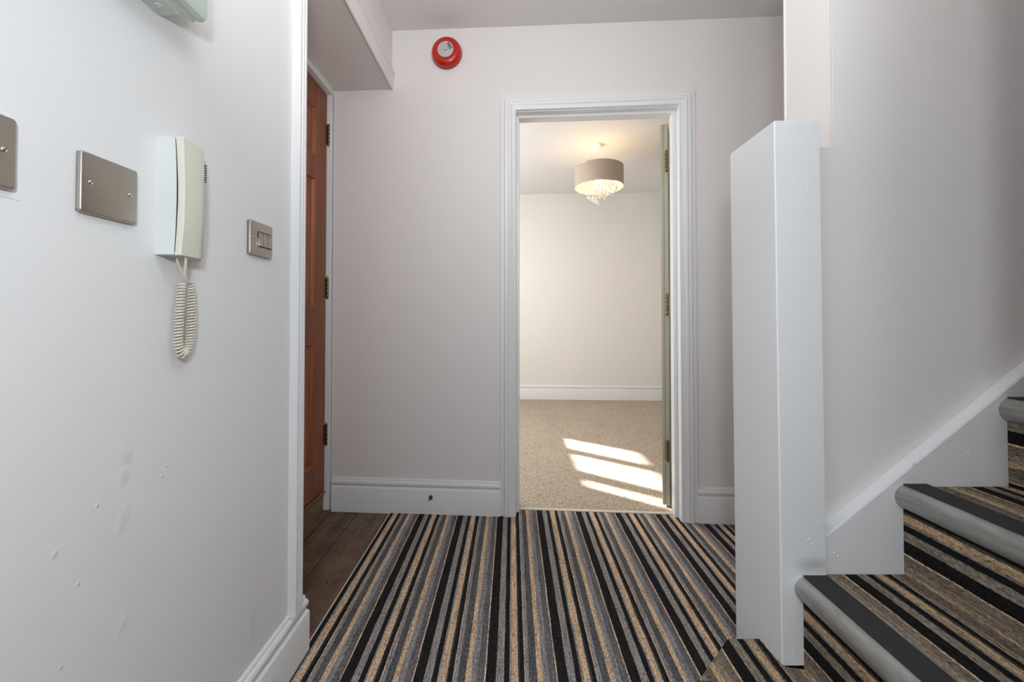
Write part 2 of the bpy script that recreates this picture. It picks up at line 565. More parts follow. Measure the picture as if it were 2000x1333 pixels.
# enclosing walls out of view
bm = bmesh.new(); box(bm, (-1.25, -4.6, -0.026), (2.85, -4.5, TOP))
struct(mesh_obj('wall_front', bm, DOORWOOD))
bm = bmesh.new(); box(bm, (2.75, -1.5, -0.026), (2.85, 1.85, TOP))
struct(mesh_obj('wall_right', bm, WALL))
bm = bmesh.new(); box(bm, (0.68, -4.5, -0.026), (2.75, -0.10, TOP))
box(bm, (0.68, -0.10, CH + 0.03), (0.776, 0.49, TOP))
struct(mesh_obj('wall_right', bm, WALL))

# unseen boxed post, added to shade the right of the stair wall
bm = bmesh.new(); bbox(bm, (0.68, 0.37, 0.403), (0.776, 0.49, CH + 0.029), 0.003, 2)
struct(mesh_obj('light_blocker_post', bm, WALL))

# ceilings
bm = bmesh.new()
def cz(x): return 2.462 - 0.013 * x
pts = [(-1.25, -4.5), (0.776, -4.5), (0.776, 1.0), (2.75, 1.0), (2.75, end_y(2.75) + 0.05), (-1.25, end_y(-1.25) + 0.05)]
prism(bm, pts, lambda x, y: (x, y, cz(x)), lambda x, y: (x, y, 2.62))
struct(mesh_obj('ceiling', bm, CEIL), 'white hall ceiling')
bm = bmesh.new(); box(bm, (0.7, -4.6, TOP), (2.85, 1.2, TOP + 0.1))
struct(mesh_obj('ceiling', bm, CEIL))
bm = bmesh.new(); box(bm, (0.70, 0.492, 2.62), (0.776, 1.0, TOP))
struct(mesh_obj('wall_stairwell', bm, WALL))

# ---- far room
XL, XR = -1.2, 2.3
def far_y(x): return 4.846 - 0.053 * x
bm = bmesh.new()
prism(bm, [(XL - 0.15, far_y(XL)), (XR + 0.15, far_y(XR)), (XR + 0.15, far_y(XR) + 0.12), (XL - 0.15, far_y(XL) + 0.12)],
      lambda x, y: (x, y, -0.026), lambda x, y: (x, y, 2.6))
struct(mesh_obj('wall_far', bm, ROOMWALL), 'cream far wall of the room beyond the doorway')
# left wall of far room, with the window hole
WY0, WY1, WZ0, WZ1 = 3.40, 4.55, 1.22, 1.80
bm = bmesh.new()
ya = end_y(XL) + 0.1
box(bm, (XL - 0.12, ya, -0.026), (XL, WY0, 2.6))
box(bm, (XL - 0.12, WY1, -0.026), (XL, far_y(XL), 2.6))
box(bm, (XL - 0.12, WY0, -0.026), (XL, WY1, WZ0))
box(bm, (XL - 0.12, WY0, WZ1), (XL, WY1, 2.6))
struct(mesh_obj('wall_room', bm, ROOMWALL))
bm = bmesh.new(); box(bm, (XR, end_y(XR) + 0.1, -0.026), (XR + 0.12, far_y(XR), 2.6))
struct(mesh_obj('wall_room', bm, ROOMWALL))
bm = bmesh.new()
prism(bm, [(XL - 0.1, end_y(XL) + 0.09), (XR + 0.1, end_y(XR) + 0.09), (XR + 0.1, far_y(XR) + 0.1), (XL - 0.1, far_y(XL) + 0.1)],
      lambda x, y: (x, y, 2.492), lambda x, y: (x, y, 2.6))
struct(mesh_obj('ceiling', bm, CEIL), 'pale ceiling of the room beyond')

# window: frame, wide mullions, three lights
win = struct(empty('window_1', (XL, 0.5 * (WY0 + WY1), WZ0)), 'window of the far room')
lights_y = [(3.509, 3.607), (3.75, 4.062), (4.182, 4.436)]
zl, zu = 2.023 * math.tan(R(33)), 2.6176 * math.tan(R(33))
bm = bmesh.new()
x0, x1 = XL - 0.03, XL - 0.005
ys = [WY0] + [v for p in lights_y for v in p] + [WY1]
for i in range(0, len(ys), 2):
    box(bm, (x0, ys[i], WZ0), (x1, ys[i + 1], WZ1))
for (a, b_) in lights_y:
    box(bm, (x0, a, WZ0), (x1, b_, zl)); box(bm, (x0, a, zu), (x1, b_, WZ1))
o = mesh_obj('window_frame', bm, TRIM); o.parent = win; o.matrix_parent_inverse = Matrix.Translation(win.location).inverted()
for (a, b_) in lights_y:
    bm = bmesh.new(); box(bm, (x0 + 0.01, a, zl), (x0 + 0.013, b_, zu))
    o = mesh_obj('pane', bm, GLASS); o.parent = win; o.matrix_parent_inverse = Matrix.Translation(win.location).inverted()

# ------------------------------------------------------------------ skirtings
SK = [(0.0, 0.166), (0.004, 0.165), (0.007, 0.161), (0.007, 0.155), (0.0125, 0.1535), (0.016, 0.149), (0.0172, 0.142), (0.0155, 0.135),
      (0.011, 0.130), (0.009, 0.1275), (0.009, 0.124), (0.0185, 0.1195), (0.020, 0.116), (0.020, -0.004), (0.0, -0.004)]
bm = bmesh.new()
prism(bm, SK, lambda h, z: (-0.922, -h, z), lambda h, z: (UL - 0.0755, -h, z))
o = struct(at_wall('baseboard_back', bm, TRIM), 'white moulded skirting left of the doorway'); autosmooth(o)
bm = bmesh.new()
prism(bm, SK, lambda h, z: (UR + 0.0755, -h, z), lambda h, z: (2.7, -h, z))
o = struct(at_wall('baseboard_back', bm, TRIM), 'white moulded skirting right of the doorway'); autosmooth(o)
bm = bmesh.new()
prism(bm, [(h, z * 0.96) for h, z in SK], lambda h, z: (-0.62 + h, -4.5, z), lambda h, z: (-0.62 + h, 1.196, z))
o = struct(mesh_obj('baseboard_left', bm, TRIM), 'white moulded skirting along the left wall'); autosmooth(o)
SKF = [(h, z * 1.07) for h, z in SK]
bm = bmesh.new()
prism(bm, SKF, lambda h, z: (XL, far_y(XL) - h, z), lambda h, z: (XR, far_y(XR) - h, z))
o = struct(mesh_obj('baseboard_far', bm, TRIM), 'white skirting on the far wall of the room beyond'); autosmooth(o)

# ------------------------------------------------------------------ doorway casing (architrave swept round three sides)
AR = [(0.0, 0.0), (0.0, 0.013), (0.002, 0.015), (0.0055, 0.015), (0.007, 0.0125), (0.009, 0.0135), (0.016, 0.0145), (0.024, 0.0185), (0.030, 0.0225),
      (0.036, 0.0235), (0.040, 0.0205), (0.045, 0.0215), (0.0525, 0.023), (0.055, 0.022), (0.0553, 0.010), (0.0565, 0.010), (0.057, 0.0125), (0.076, 0.0125), (0.076, 0.0)]
bm = bmesh.new()
rows = []
for (u0, z0, du, dz) in ((UL, -0.003, -1, 0), (UL, ZT + 0.004, -1, 1), (UR, ZT + 0.004, 1, 1), (UR, -0.003, 1, 0)):
    rows.append([bm.verts.new((u0 + du * d, -h, z0 + dz * d)) for d, h in AR])
n = len(AR)
for a, b_ in zip(rows, rows[1:]):
    for i in range(n):
        j = (i + 1) % n
        bm.faces.new((a[i], a[j], b_[j], b_[i]))
bm.faces.new(rows[0]); bm.faces.new(rows[-1][::-1])
o = struct(at_wall('trim_1', bm, TRIM), 'white moulded architrave round the doorway'); autosmooth(o, 25)
# lining and stop
bm = bmesh.new()
box(bm, (UL - 0.022, -0.001, -0.004), (UL, 0.115, ZT))
box(bm, (UR, -0.001, -0.004), (UR + 0.022, 0.115, ZT))
box(bm, (UL - 0.022, -0.001, ZT), (UR + 0.022, 0.115, ZT + 0.022))
ST = 0.014
box(bm, (UL, 0.034, -0.004), (UL + ST, 0.078, ZT - ST))
box(bm, (UR - ST - 0.003, 0.034, -0.004), (UR, 0.078, ZT - ST))
box(bm, (UL, 0.034, ZT - ST), (UR, 0.078, ZT))
struct(at_wall('trim_2', bm, TRIM), 'white door lining with stops')
# threshold strip
bm = bmesh.new()
bbox(bm, (UL, 0.058, -0.004), (UR, 0.078, 0.0045), 0.002)
struct(at_wall('trim_3', bm, THRESH), 'pale metal threshold strip in the doorway')

# bead at the end of the left wall + bulkhead casing
def bead(zlo, zhi):
    return None
bm = bmesh.new()
BP = [(-0.62, 1.113), (-0.600, 1.113), (-0.5975, 1.1155), (-0.5975, 1.124), (-0.600, 1.126), (-0.600, 1.129), (-0.5975, 1.131), (-0.5970, 1.137),
      (-0.5995, 1.139), (-0.5995, 1.142), (-0.5975, 1.144), (-0.5975, 1.150), (-0.5995, 1.152), (-0.62, 1.152)]
prism(bm, BP, lambda x, y: (x, y, 0.150), lambda x, y: (x, y, 2.24))
struct(mesh_obj('trim_4', bm, TRIM), 'white bead down the end of the left wall')
bm = bmesh.new()
HP = [(-0.621, 2.160), (-0.6185, 2.160), (-0.614, 2.163), (-0.612, 2.185), (-0.6065, 2.222), (-0.6085, 2.226), (-0.6085, 2.229), (-0.604, 2.231), (-0.604, 2.248), (-0.607, 2.252), (-0.621, 2.262)]
prism(bm, HP, lambda x, z: (x, 1.12, z), lambda x, z: (x, end_y(-0.61) + 0.004, z))
struct(mesh_obj('trim_5', bm, WALL), 'white moulding along the foot of the bulkhead')

# ------------------------------------------------------------------ floorboards in the recess
for i, (xa, xb) in enumerate(((-0.7800, -0.60), (-0.9205, -0.7845), (-1.02, -0.9255))):
    bm = bmesh.new()
    bbox(bm, (xa, 1.10, -0.026), (xb, end_y(xa) - 0.004 + (0.03 if i == 2 else 0), -0.005 - (0.0015 if i == 1 else 0)), 0.002, 1)
    o = mesh_obj('plank', bm, BOARD, floor)
for (x, y) in ((-0.868, 1.935), (-0.705, 1.955), (-0.83, 1.45), (-0.69, 1.5)):
    bm = bmesh.new(); lathe(bm, [(0.0045, 0), (0.0045, 0.0012), (0.0, 0.0015)], 12, (x, y, -0.0055))
    mesh_obj('nail_head', bm, DARK, floor)
for k in range(16):
    x = random.uniform(-0.91, -0.66); y = random.uniform(1.25, 1.98); r = random.uniform(0.0008, 0.002)
    bm = bmesh.new(); bmesh.ops.create_icosphere(bm, subdivisions=1, radius=r, matrix=Matrix.Translation((x, y, -0.0048 + r * 0.5)))
    if k == 0:
        acc = bmesh.new()
    me = bpy.data.meshes.new('t'); bm.to_mesh(me); bm.free(); acc.from_mesh(me); bpy.data.meshes.remove(me)
o = mesh_obj('plaster_crumbs', acc, FILLER, floor); o['kind'] = 'stuff'

# ------------------------------------------------------------------ carpets
def add_uv(o, fn):
    me = o.data
    uv = me.uv_layers.new(name='carpet')
    for p in me.polygons:
        for li in p.loop_indices:
            co = me.vertices[me.loops[li].vertex_index].co
            uv.data[li].uv = fn(co, p.normal)

bm = bmesh.new()
U0 = 0.1207     # a thin beige line lies here
pts = [(-0.612, -1.5), (2.75, -1.5), (2.75, end_y(2.75) - 0.018), (UR - 0.004, None), (0, 0), (0, 0)]
def wl(u, y):
    v = MW @ Vector((u, y, 0)); return (v.x, v.y)
pts = [(-0.612, -4.5), (0.68, -4.5), (0.68, 0.93), (2.74, 0.93), wl(2.74, -0.012), wl(UR - 0.001, -0.012), wl(UR - 0.001, 0.03), wl(UR - 0.018, 0.032), wl(UR - 0.018, 0.060), wl(UL + 0.015, 0.060),
       wl(UL + 0.015, 0.032), wl(UL + 0.001, 0.03), wl(UL + 0.001, -0.012), wl(-0.611, -0.012)]
prism(bm, pts, lambda x, y: (x, y, -0.010), lambda x, y: (x, y, 0.0))
hall = mesh_obj('striped_carpet', bm, CARPET)
add_uv(hall, lambda c, n: (c.x - U0 + 8 * PERIOD, c.y))
tag(hall, 'black, grey and beige striped carpet covering the hall floor', 'carpet')
# bound edge of the carpet beside the floorboards
bm = bmesh.new(); bbox(bm, (-0.6165, 1.16, -0.008), (-0.612, end_y(-0.61) - 0.02, 0.0008), 0.0008, 1)
mesh_obj('edge_strip', bm, THRESH, hall)

bm = bmesh.new()
pts = [wl(-1.19, 0.108), wl(UL - 0.02, 0.108), wl(UL + 0.001, 0.104), wl(UL + 0.001, 0.075), wl(UR - 0.001, 0.075), wl(UR - 0.001, 0.104), wl(UR + 0.02, 0.108), wl(2.28, 0.108), (XR - 0.01, far_y(XR) - 0.012), (XL + 0.01, far_y(XL) - 0.012)]
prism(bm, pts, lambda x, y: (x, y, -0.012), lambda x, y: (x, y, 0.002))
o = mesh_obj('beige_carpet', bm, BEIGE)
tag(o, 'plain beige flecked carpet in the sunlit room beyond the doorway', 'carpet')

# ------------------------------------------------------------------ staircase
RISE, GO = 0.1985, 0.2425
X2 = 0.654
stairs = tag(empty('staircase', (0.47, 0.44, 0)), 'striped-carpet staircase with grey metal nosings rising to the right', 'stairs')
def under(o, par):
    o.parent = par
    o.matrix_parent_inverse = Matrix.Translation(par.location).inverted()
    return o
YN = -0.099
def step_obj(poly, z0, z1, ufun):
    bm = bmesh.new()
    prism(bm, poly, lambda x, y: (x, y, z0), lambda x, y: (x, y, z1))
    top = [e for e in bm.edges if all(abs(v.co.z - z1) < 1e-5 for v in e.verts)]
    bmesh.ops.bevel(bm, geom=top, offset=0.006, segments=3, affect='EDGES', profile=0.5)
    o = mesh_obj('step', bm, CARPET_S)
    add_uv(o, ufun)
    return under(o, stairs)
# bottom step: splayed end in front of the newel
P1 = [(X2 + 0.01, -0.099), (0.47, -0.099), (0.47, 0.835), (0.462, 0.868), (0.404, 0.876), (0.527, 0.987), (0.607, 0.987), (0.607, 0.90), (X2 + 0.01, 0.90)]
# phase: the wide black stripe starts at x = 0.497 on the bottom tread
def uv_for(xphase, zphase, zt):
    # xphase: x where the thin beige line lies on the tread; zphase: z where it lies on the riser (u grows upward)
    def f(c, n):
        if abs(n.z) > 0.6: return (c.x - xphase + 8 * PERIOD, c.y)
        if abs(n.x) > 0.3: return (c.z - zphase + 8 * PERIOD, c.y)
        return (c.x - xphase + 8 * PERIOD, c.y + c.z)
    return f
s1 = step_obj(P1, 0.001, RISE, uv_for(0.494, 0.05, RISE))
bm = bmesh.new()   # frayed underside of the carpet at the tip of the bottom step
for k in range(70):
    t = k / 69
    x = 0.404 + (0.462 - 0.404) * t; y = 0.876 - 0.008 * t
    a = Vector((x, y - 0.001, RISE - 0.004)); b_ = a + Vector((random.uniform(-0.003, 0.003), -random.uniform(0.001, 0.004), -random.uniform(0.004, 0.012)))
    tube(bm, [a, b_], 0.0007, 4)
o = mesh_obj('frayed_edge', bm, CHIP); under(o, stairs); o['kind'] = 'stuff'
xph = {2: 0.7515, 3: 0.7515 + 0.289, 4: 1.33, 5: 1.6, 6: 1.85, 7: 2.1}
zph = {2: 0.236, 3: 0.440, 4: 0.690, 5: 0.9, 6: 1.1, 7: 1.3}
NP = []   # nosing profile in (x, z) relative to riser line and tread height
for k in range(0, 11):
    a = R(95 + k * 17.0)
    NP.append((0.008 + 0.0275 * math.cos(a), -0.0245 + 0.0275 * math.sin(a)))
NP = [(0.058, 0.0015), (0.058, 0.0035), (0.012, 0.0035)] + NP[1:] + [(0.012, -0.046), (0.012, -0.004), (0.058, -0.001)]
for i in range(2, 8):
    xr = X2 + (i - 2) * GO
    zt = RISE * i
    yb = 0.92 if i > 2 else 0.905
    x_next = xr + GO + 0.01
    poly = [(x_next, YN), (xr, YN), (xr, yb), (x_next, yb)]
    if i == 2:
        poly = [(x_next, YN), (xr, YN), (xr, 0.905), (0.711, 0.905), (0.711, 0.92), (x_next, 0.92)]
    step_obj(poly, zt - RISE - 0.004 if i > 2 else RISE - 0.004, zt, uv_for(xph[i], zph[i], zt))
    bm = bmesh.new()
    prism(bm, NP, lambda x, z: (xr + x, YN, zt + z), lambda x, z: (xr + x, yb, zt + z))
    o = mesh_obj('stair_nosing', bm, NOSING); autosmooth(o, 40)
    under(o, stairs)
    bm = bmesh.new()
    box(bm, (xr + 0.0005, YN, zt + 0.0032), (xr + 0.0545, yb, zt + 0.0048))
    ins = mesh_obj('nosing_insert', bm, RUBBER)
    ins.parent = o
# stringer board against the stair wall
bm = bmesh.new()
def sl(x): return 0.484 + (x - 0.723) * 0.801
prism(bm, [(0.7095, 0.196), (2.74, 0.196), (2.74, sl(2.74)), (0.7095, sl(0.7095))], lambda x, z: (x, 0.92, z), lambda x, z: (x, 0.9495, z))
bmesh.ops.bevel(bm, geom=[e for e in bm.edges if all(abs(v.co.y - 0.92) < 1e-5 and v.co.z > 0.4 for v in e.verts)], offset=0.002, segments=2, affect='EDGES')
strg = under(mesh_obj('stringer', bm, TRIM), stairs); strg['label'] = 'white painted sloping stringer board'
for (x, z, r) in ((0.741, 0.440, 0.006), (1.045, 0.668, 0.0045), (0.922, 0.645, 0.003)):
    bm = bmesh.new(); lathe(bm, [(r, 0), (r * 0.8, 0.0012), (r * 0.45, 0.0002), (0.0, -0.0006)], 14, (x, 0.9195, z), 'Y')
    o = mesh_obj('nail_hole', bm, FILLER); o.parent = strg; o.matrix_parent_inverse = Matrix.Translation(stairs.location).inverted() @ Matrix.Identity(4)
    o.matrix_parent_inverse = Matrix.Identity(4)

# ------------------------------------------------------------------ newel post
nw = tag(empty('newel_post', (0.657, 0.997, RISE)), 'tall white boxed newel post standing on the bottom step', 'post')
bm = bmesh.new()
prism(bm, [(0.905, RISE + 0.0005), (0.9875, RISE + 0.0005), (0.9875, 0.001), (1.091, 0.001), (1.091, 1.434), (0.905, 1.434)],
      lambda y, z: (0.6055 - (0.005 if z > 1 else 0), y, z), lambda y, z: (0.709 - (0.003 if z > 1 else 0), y, z))
bmesh.ops.bevel(bm, geom=bm.edges[:], offset=0.0028, segments=3, affect='EDGES')
bm.normal_update()
o = mesh_obj('post', bm, NEWEL, nw); o.location = -nw.location
autosmooth(o, 30)
def ring_mark(x, z, r):
    bm = bmesh.new(); lathe(bm, [(r, 0.0), (r, 0.0007), (r * 0.86, 0.0008), (r * 0.8, 0.0002), (0, 0.0003)], 20, (x, 0.9050, z), 'Y')
    o = mesh_obj('filled_screw_hole', bm, NEWEL, nw); o.location = -nw.location
for a in ((0.668, 1.274, 0.0085), (0.684, 1.30, 0.0035), (0.672, 0.478, 0.0075), (0.690, 0.520, 0.002), (0.630, 0.225, 0.003)):
    ring_mark(*a)

# ------------------------------------------------------------------ door_1: wooden panelled door in the recess
d1 = struct(empty('door_1', (-0.96, 2.05, 0.10)), 'brown stained wooden panelled door with brass hinges')
XD = -0.958
y1, y0 = 2.047, 1.287
zb, zt = 0.108, 2.136
panels_z = [(0.258, 0.86), (1.03, 1.668), (1.768, 2.021)]
panels_y = [(1.937, 1.722), (1.612, 1.397)]
def sub1(o): return under(o, d1)
bm = bmesh.new()
def rail(y_a, y_b, z_a, z_b): bbox(bm, (XD - 0.04, y_a, z_a), (XD, y_b, z_b), 0.0012, 1)
rail(1.937, y1, zb, zt); sub1(mesh_obj('stile', bm, DOORWOOD))
bm = bmesh.new(); rail(y0, 1.397, zb, zt); sub1(mesh_obj('stile', bm, DOORWOOD))
for (za, zb_) in ((zb, 0.258), (0.86, 1.03), (1.668, 1.768), (2.021, zt)):
    bm = bmesh.new(); rail(1.397, 1.937, za, zb_); sub1(mesh_obj('rail', bm, DOORWOOD))
for (za, zb_) in panels_z:
    bm = bmesh.new(); rail(1.612, 1.722, za, zb_); sub1(mesh_obj('muntin', bm, DOORWOOD))
    for (pb, pa) in panels_y:
        bm = bmesh.new()
        # moulding frame sloping back to the field, then a raised field
        def ring(i, x): return [bm.verts.new((x, *q)) for q in ((pa + i, za + i), (pb - i, za + i), (pb - i, zb_ - i), (pa + i, zb_ - i))]
        lv = [ring(0, XD - 0.001), ring(0.003, XD + 0.001), ring(0.008, XD - 0.002), ring(0.014, XD - 0.010), ring(0.016, XD - 0.014), ring(0.030, XD - 0.014), ring(0.045, XD - 0.008)]
        for a, b_ in zip(lv, lv[1:]):
            for k in range(4):
                bm.faces.new((a[k], a[(k + 1) % 4], b_[(k + 1) % 4], b_[k]))
        bm.faces.new(lv[-1])
        sub1(mesh_obj('panel', bm, PANELWOOD))
def hinge(par, loc, rad, zc, hgt, mat, nm='hinge'):
    bm = bmesh.new()
    n = 5
    for k in range(n):
        a = zc - hgt / 2 + k * hgt / n
        lathe(bm, [(0.0, 0.0004), (rad * 0.9, 0.0006), (rad, 0.002), (rad, hgt / n - 0.002), (rad * 0.9, hgt / n - 0.0006), (0.0, hgt / n - 0.0004)], 12, (loc[0], loc[1], a))
    lathe(bm, [(0.0, 0), (rad * 0.6, 0.001), (rad * 0.8, 0.003), (rad * 0.4, 0.005), (0, 0.006)], 10, (loc[0], loc[1], zc + hgt / 2))
    lathe(bm, [(0.0, -0.006), (rad * 0.4, -0.005), (rad * 0.8, -0.003), (rad * 0.6, -0.001), (0.0, 0)], 10, (loc[0], loc[1], zc - hgt / 2))
    o = mesh_obj(nm, bm, mat, None); autosmooth(o, 40)
    return under(o, par)
for zc in (1.93, 1.137, 0.385):
    h = hinge(d1, (XD + 0.006, 2.052), 0.0062, zc, 0.108, BRASS)
    bm = bmesh.new(); bbox(bm, (XD - 0.001, 2.030, zc - 0.05), (XD + 0.0025, 2.050, zc + 0.05), 0.0008, 1)
    o = mesh_obj('hinge_leaf', bm, BRASS); o.parent = h
# dark gap behind head of door
bm = bmesh.new()
box(bm, (-1.03, 1.24, 0.0), (-1.0, 2.08, 2.16))
struct(mesh_obj('wall_porch', bm, DARK))
# frame: head, jambs
bm = bmesh.new()
box(bm, (-1.02, 1.25, 2.142), (-0.932, 2.075, 2.166))
box(bm, (-1.02, 1.24, -0.004), (-0.932, 1.282, 2.142))
struct(mesh_obj('trim_6', bm, TRIM), 'white head of the wooden door frame')
bm = bmesh.new()
bbox(bm, (-1.02, 2.052, -0.002), (-0.935, 2.10, 2.142), 0.0015, 1)
struct(mesh_obj('trim_7', bm, TRIM), 'white jamb beside the hinges of the wooden door')
bm = bmesh.new()
bbox(bm, (-1.02, 1.28, -0.006), (-0.965, 2.060, 0.088), 0.003, 2)
bbox(bm, (-1.02, 1.28, 0.084), (-0.955, 2.055, 0.100), 0.004, 2)
struct(mesh_obj('trim_8', bm, SILLWOOD), 'raised timber sill below the wooden door')

# ------------------------------------------------------------------ door_2: green edge of the open door
ANG = -R(113)
P = MW @ Vector((UR - 0.013, 0.121, 0))
d2 = struct(empty('door_2', (P.x, P.y, 0)), 'sage green door standing open into the far room')
rot = Matrix.Rotation(AW + ANG, 4, 'Z')
MD = Matrix.Translation(P) @ rot
T = 0.036
def dloc(bm): bm.transform(MD)
bm = bmesh.new()
bbox(bm, (-0.765, -T * 0.52, 0.012), (-0.003, 0, 2.0), 0.0015, 1)      # room-side half
bbox(bm, (-0.762, -T, 0.012), (-0.0045, -T * 0.55, 2.0), 0.0015, 1)
dloc(bm); under(mesh_obj('door_leaf', bm, GREEN), d2)
for sgn in (0, 1):
    for (ua, ub) in ((-0.66, -0.43), (-0.34, -0.11)):
        for (za, zb_) in ((0.22, 0.85), (1.05, 1.85)):
            bm = bmesh.new()
            yy = 0.0 if sgn == 0 else -T
            bbox(bm, (ua, yy - 0.004, za), (ub, yy + 0.004, zb_), 0.003, 1)
            dloc(bm); under(mesh_obj('panel', bm, GREEN), d2)
for zc in (1.80, 1.05, 0.295):
    q = MD @ Vector((0.0035, -0.006, 0))
    h = hinge(d2, (q.x, q.y), 0.0062, zc, 0.105, BRASS)
    bm = bmesh.new(); bbox(bm, (-0.0035, -T * 0.62, zc - 0.05), (-0.0015, 0.0, zc + 0.05), 0.0006, 1)
    for dz in (-0.035, -0.012, 0.012, 0.035):
        lathe(bm, [(0.0028, 0), (0.0028, 0.0012), (0, 0.0015)], 8, (-0.002, -T * 0.42, zc + dz), 'X')
    dloc(bm); o = mesh_obj('hinge_leaf', bm, STEELHINGE); o.parent = h

# ------------------------------------------------------------------ switch plates on the left wall
def plate(name, yc, zc, w_, h_, label, cat, x0=-0.62):
    r = tag(empty(name, (x0, yc, zc)), label, cat)
    bm = bmesh.new()
    bbox(bm, (0.0, -w_ / 2 + 0.0015, -h_ / 2 + 0.0015), (0.003, w_ / 2 - 0.0015, h_ / 2 - 0.0015), 0.0005, 1)
    mesh_obj('shadow_gap', bm, DARK, r)  # dark slab standing in for the shaded gap behind the plate
    bm = bmesh.new()
    rings = []
    for (x, ins) in ((0.0028, 0.0), (0.0066, 0.0), (0.0078, 0.0005), (0.0085, 0.0013), (0.0088, 0.0024)):
        ring = []
        for (sy, sz, a0) in ((1, 1, 0), (-1, 1, 90), (-1, -1, 180), (1, -1, 270)):
            for k in range(6):
                a = R(a0 + k * 18); rr = 0.0045 - ins
                ring.append(bm.verts.new((x, sy * (w_ / 2 - 0.0045) + rr * math.cos(a), sz * (h_ / 2 - 0.0045) + rr * math.sin(a))))
        rings.append(ring)
    for a, b_ in zip(rings, rings[1:]):
        for k in range(24):
            bm.faces.new((a[k], a[(k + 1) % 24], b_[(k + 1) % 24], b_[k]))
    bm.faces.new(rings[0][::-1]); bm.faces.new(rings[-1])
    o = mesh_obj('face_plate', bm, STEEL, r); autosmooth(o, 40)
    return r
def screw(par, y, z, ang, x=0.0088, r=0.0034):
    bm = bmesh.new()
    lathe(bm, [(r, 0), (r, 0.0004), (r * 0.75, 0.0011), (0, 0.0014)], 20, (x, y, z), 'X')
    o = mesh_obj('screw', bm, CHROME, par, True)
    bm = bmesh.new(); box(bm, (0.0012, -r * 0.85, -0.0004), (0.0016, r * 0.85, 0.0004))
    bm.transform(Matrix.Translation((x, y, z)) @ Matrix.Rotation(ang, 4, 'X'))
    mesh_obj('slot', bm, DARK, o)
p0 = plate('blanking_plate', 0.446, 1.181, 0.086, 0.088, 'brushed steel blank wall plate cut off by the left edge of the photo', 'wall plate')
screw(p0, 0.030, 0.002, 0.9); screw(p0, -0.030, 0.002, 0.2)
p1 = plate('blanking_plate', 0.6045, 1.176, 0.086, 0.088, 'brushed steel square blank wall plate with two screws, left of the entry phone', 'wall plate')
screw(p1, -0.030, 0.001, 0.8); screw(p1, 0.030, 0.001, 0.4)
p2 = plate('light_switch', 0.971, 1.1715, 0.086, 0.082, 'brushed steel light switch with three chrome rockers, right of the entry phone', 'light switch')
bm = bmesh.new(); box(bm, (0.0084, -0.0165, -0.0185), (0.0094, 0.0365, 0.0185)); mesh_obj('rocker_surround', bm, DARK, p2)
for k in range(3):
    a = -0.0155 + k * 0.0172
    bm = bmesh.new()
    prism(bm, [(0.006, -0.017), (0.0125, -0.017), (0.0108, 0.0), (0.0098, 0.017), (0.006, 0.017)], lambda x, z: (x, a, z), lambda x, z: (x, a + 0.0165, z))
    bmesh.ops.bevel(bm, geom=bm.edges[:], offset=0.0007, segments=2, affect='EDGES')
    mesh_obj('rocker', bm, ROCKER, p2)
screw(p2, -0.030, 0.0, 1.3); screw(p2, 0.039, 0.0, 0.3, r=0.003)
# thin rim of old paint round the first plate
bm = bmesh.new(); bbox(bm, (-0.62, 0.40, 1.128), (-0.6195, 0.499, 1.232), 0.0002, 1)
struct(mesh_obj('trim_9', bm, TRIM), 'smear of filler round the first steel plate')

# ------------------------------------------------------------------ entry phone
ph = tag(empty('entry_phone', (-0.62, 0.73, 1.09)), 'cream door entry handset on its wall cradle with coiled cord', 'intercom')
PY0, PY1 = 0.690, 0.779
Z0, Z1 = 1.091, 1.297
def pw(bm, name, mat, smooth=False):
    o = mesh_obj(name, bm, mat); under(o, ph)
    if smooth: autosmooth(o, 35)
    return o
NZ = 18
bm = bmesh.new()
prof = [(-0.62, Z0)]
for k in range(NZ + 1):
    t = k / NZ; z = Z0 + (Z1 - Z0) * t
    prof.append((-0.5895 + 0.0065 * math.sin(math.pi * (0.10 + 0.82 * t)), z))
prof.append((-0.62, Z1))
prism(bm, prof, lambda x, z: (x, PY0, z), lambda x, z: (x, 0.752, z))
bmesh.ops.bevel(bm, geom=[e for e in bm.edges if len(e.link_faces) == 2 and e.calc_face_angle(0) > 1.2], offset=0.0015, segments=2, affect='EDGES')
pw(bm, 'cradle', LIT_CREAM, True)
bm = bmesh.new()
t = bmesh.new(); box(t, (-0.62, 0.748, Z0 + 0.001), (-0.600, PY1, Z1 - 0.004))
bmesh.ops.bevel(t, geom=t.edges[:], offset=0.005, segments=3, affect='EDGES')
me = bpy.data.meshes.new('t'); t.to_mesh(me); t.free(); bm.from_mesh(me); bpy.data.meshes.remove(me)
pw(bm, 'cradle_side', CREAM, True)
bm = bmesh.new()
for k in range(8):
    z = 1.2455 + k * 0.0045
    bbox(bm, (-0.603, 0.760, z), (-0.5985, PY1 - 0.002, z + 0.002), 0.0005, 1)
pw(bm, 'speaker_grille', DARKBRASS)
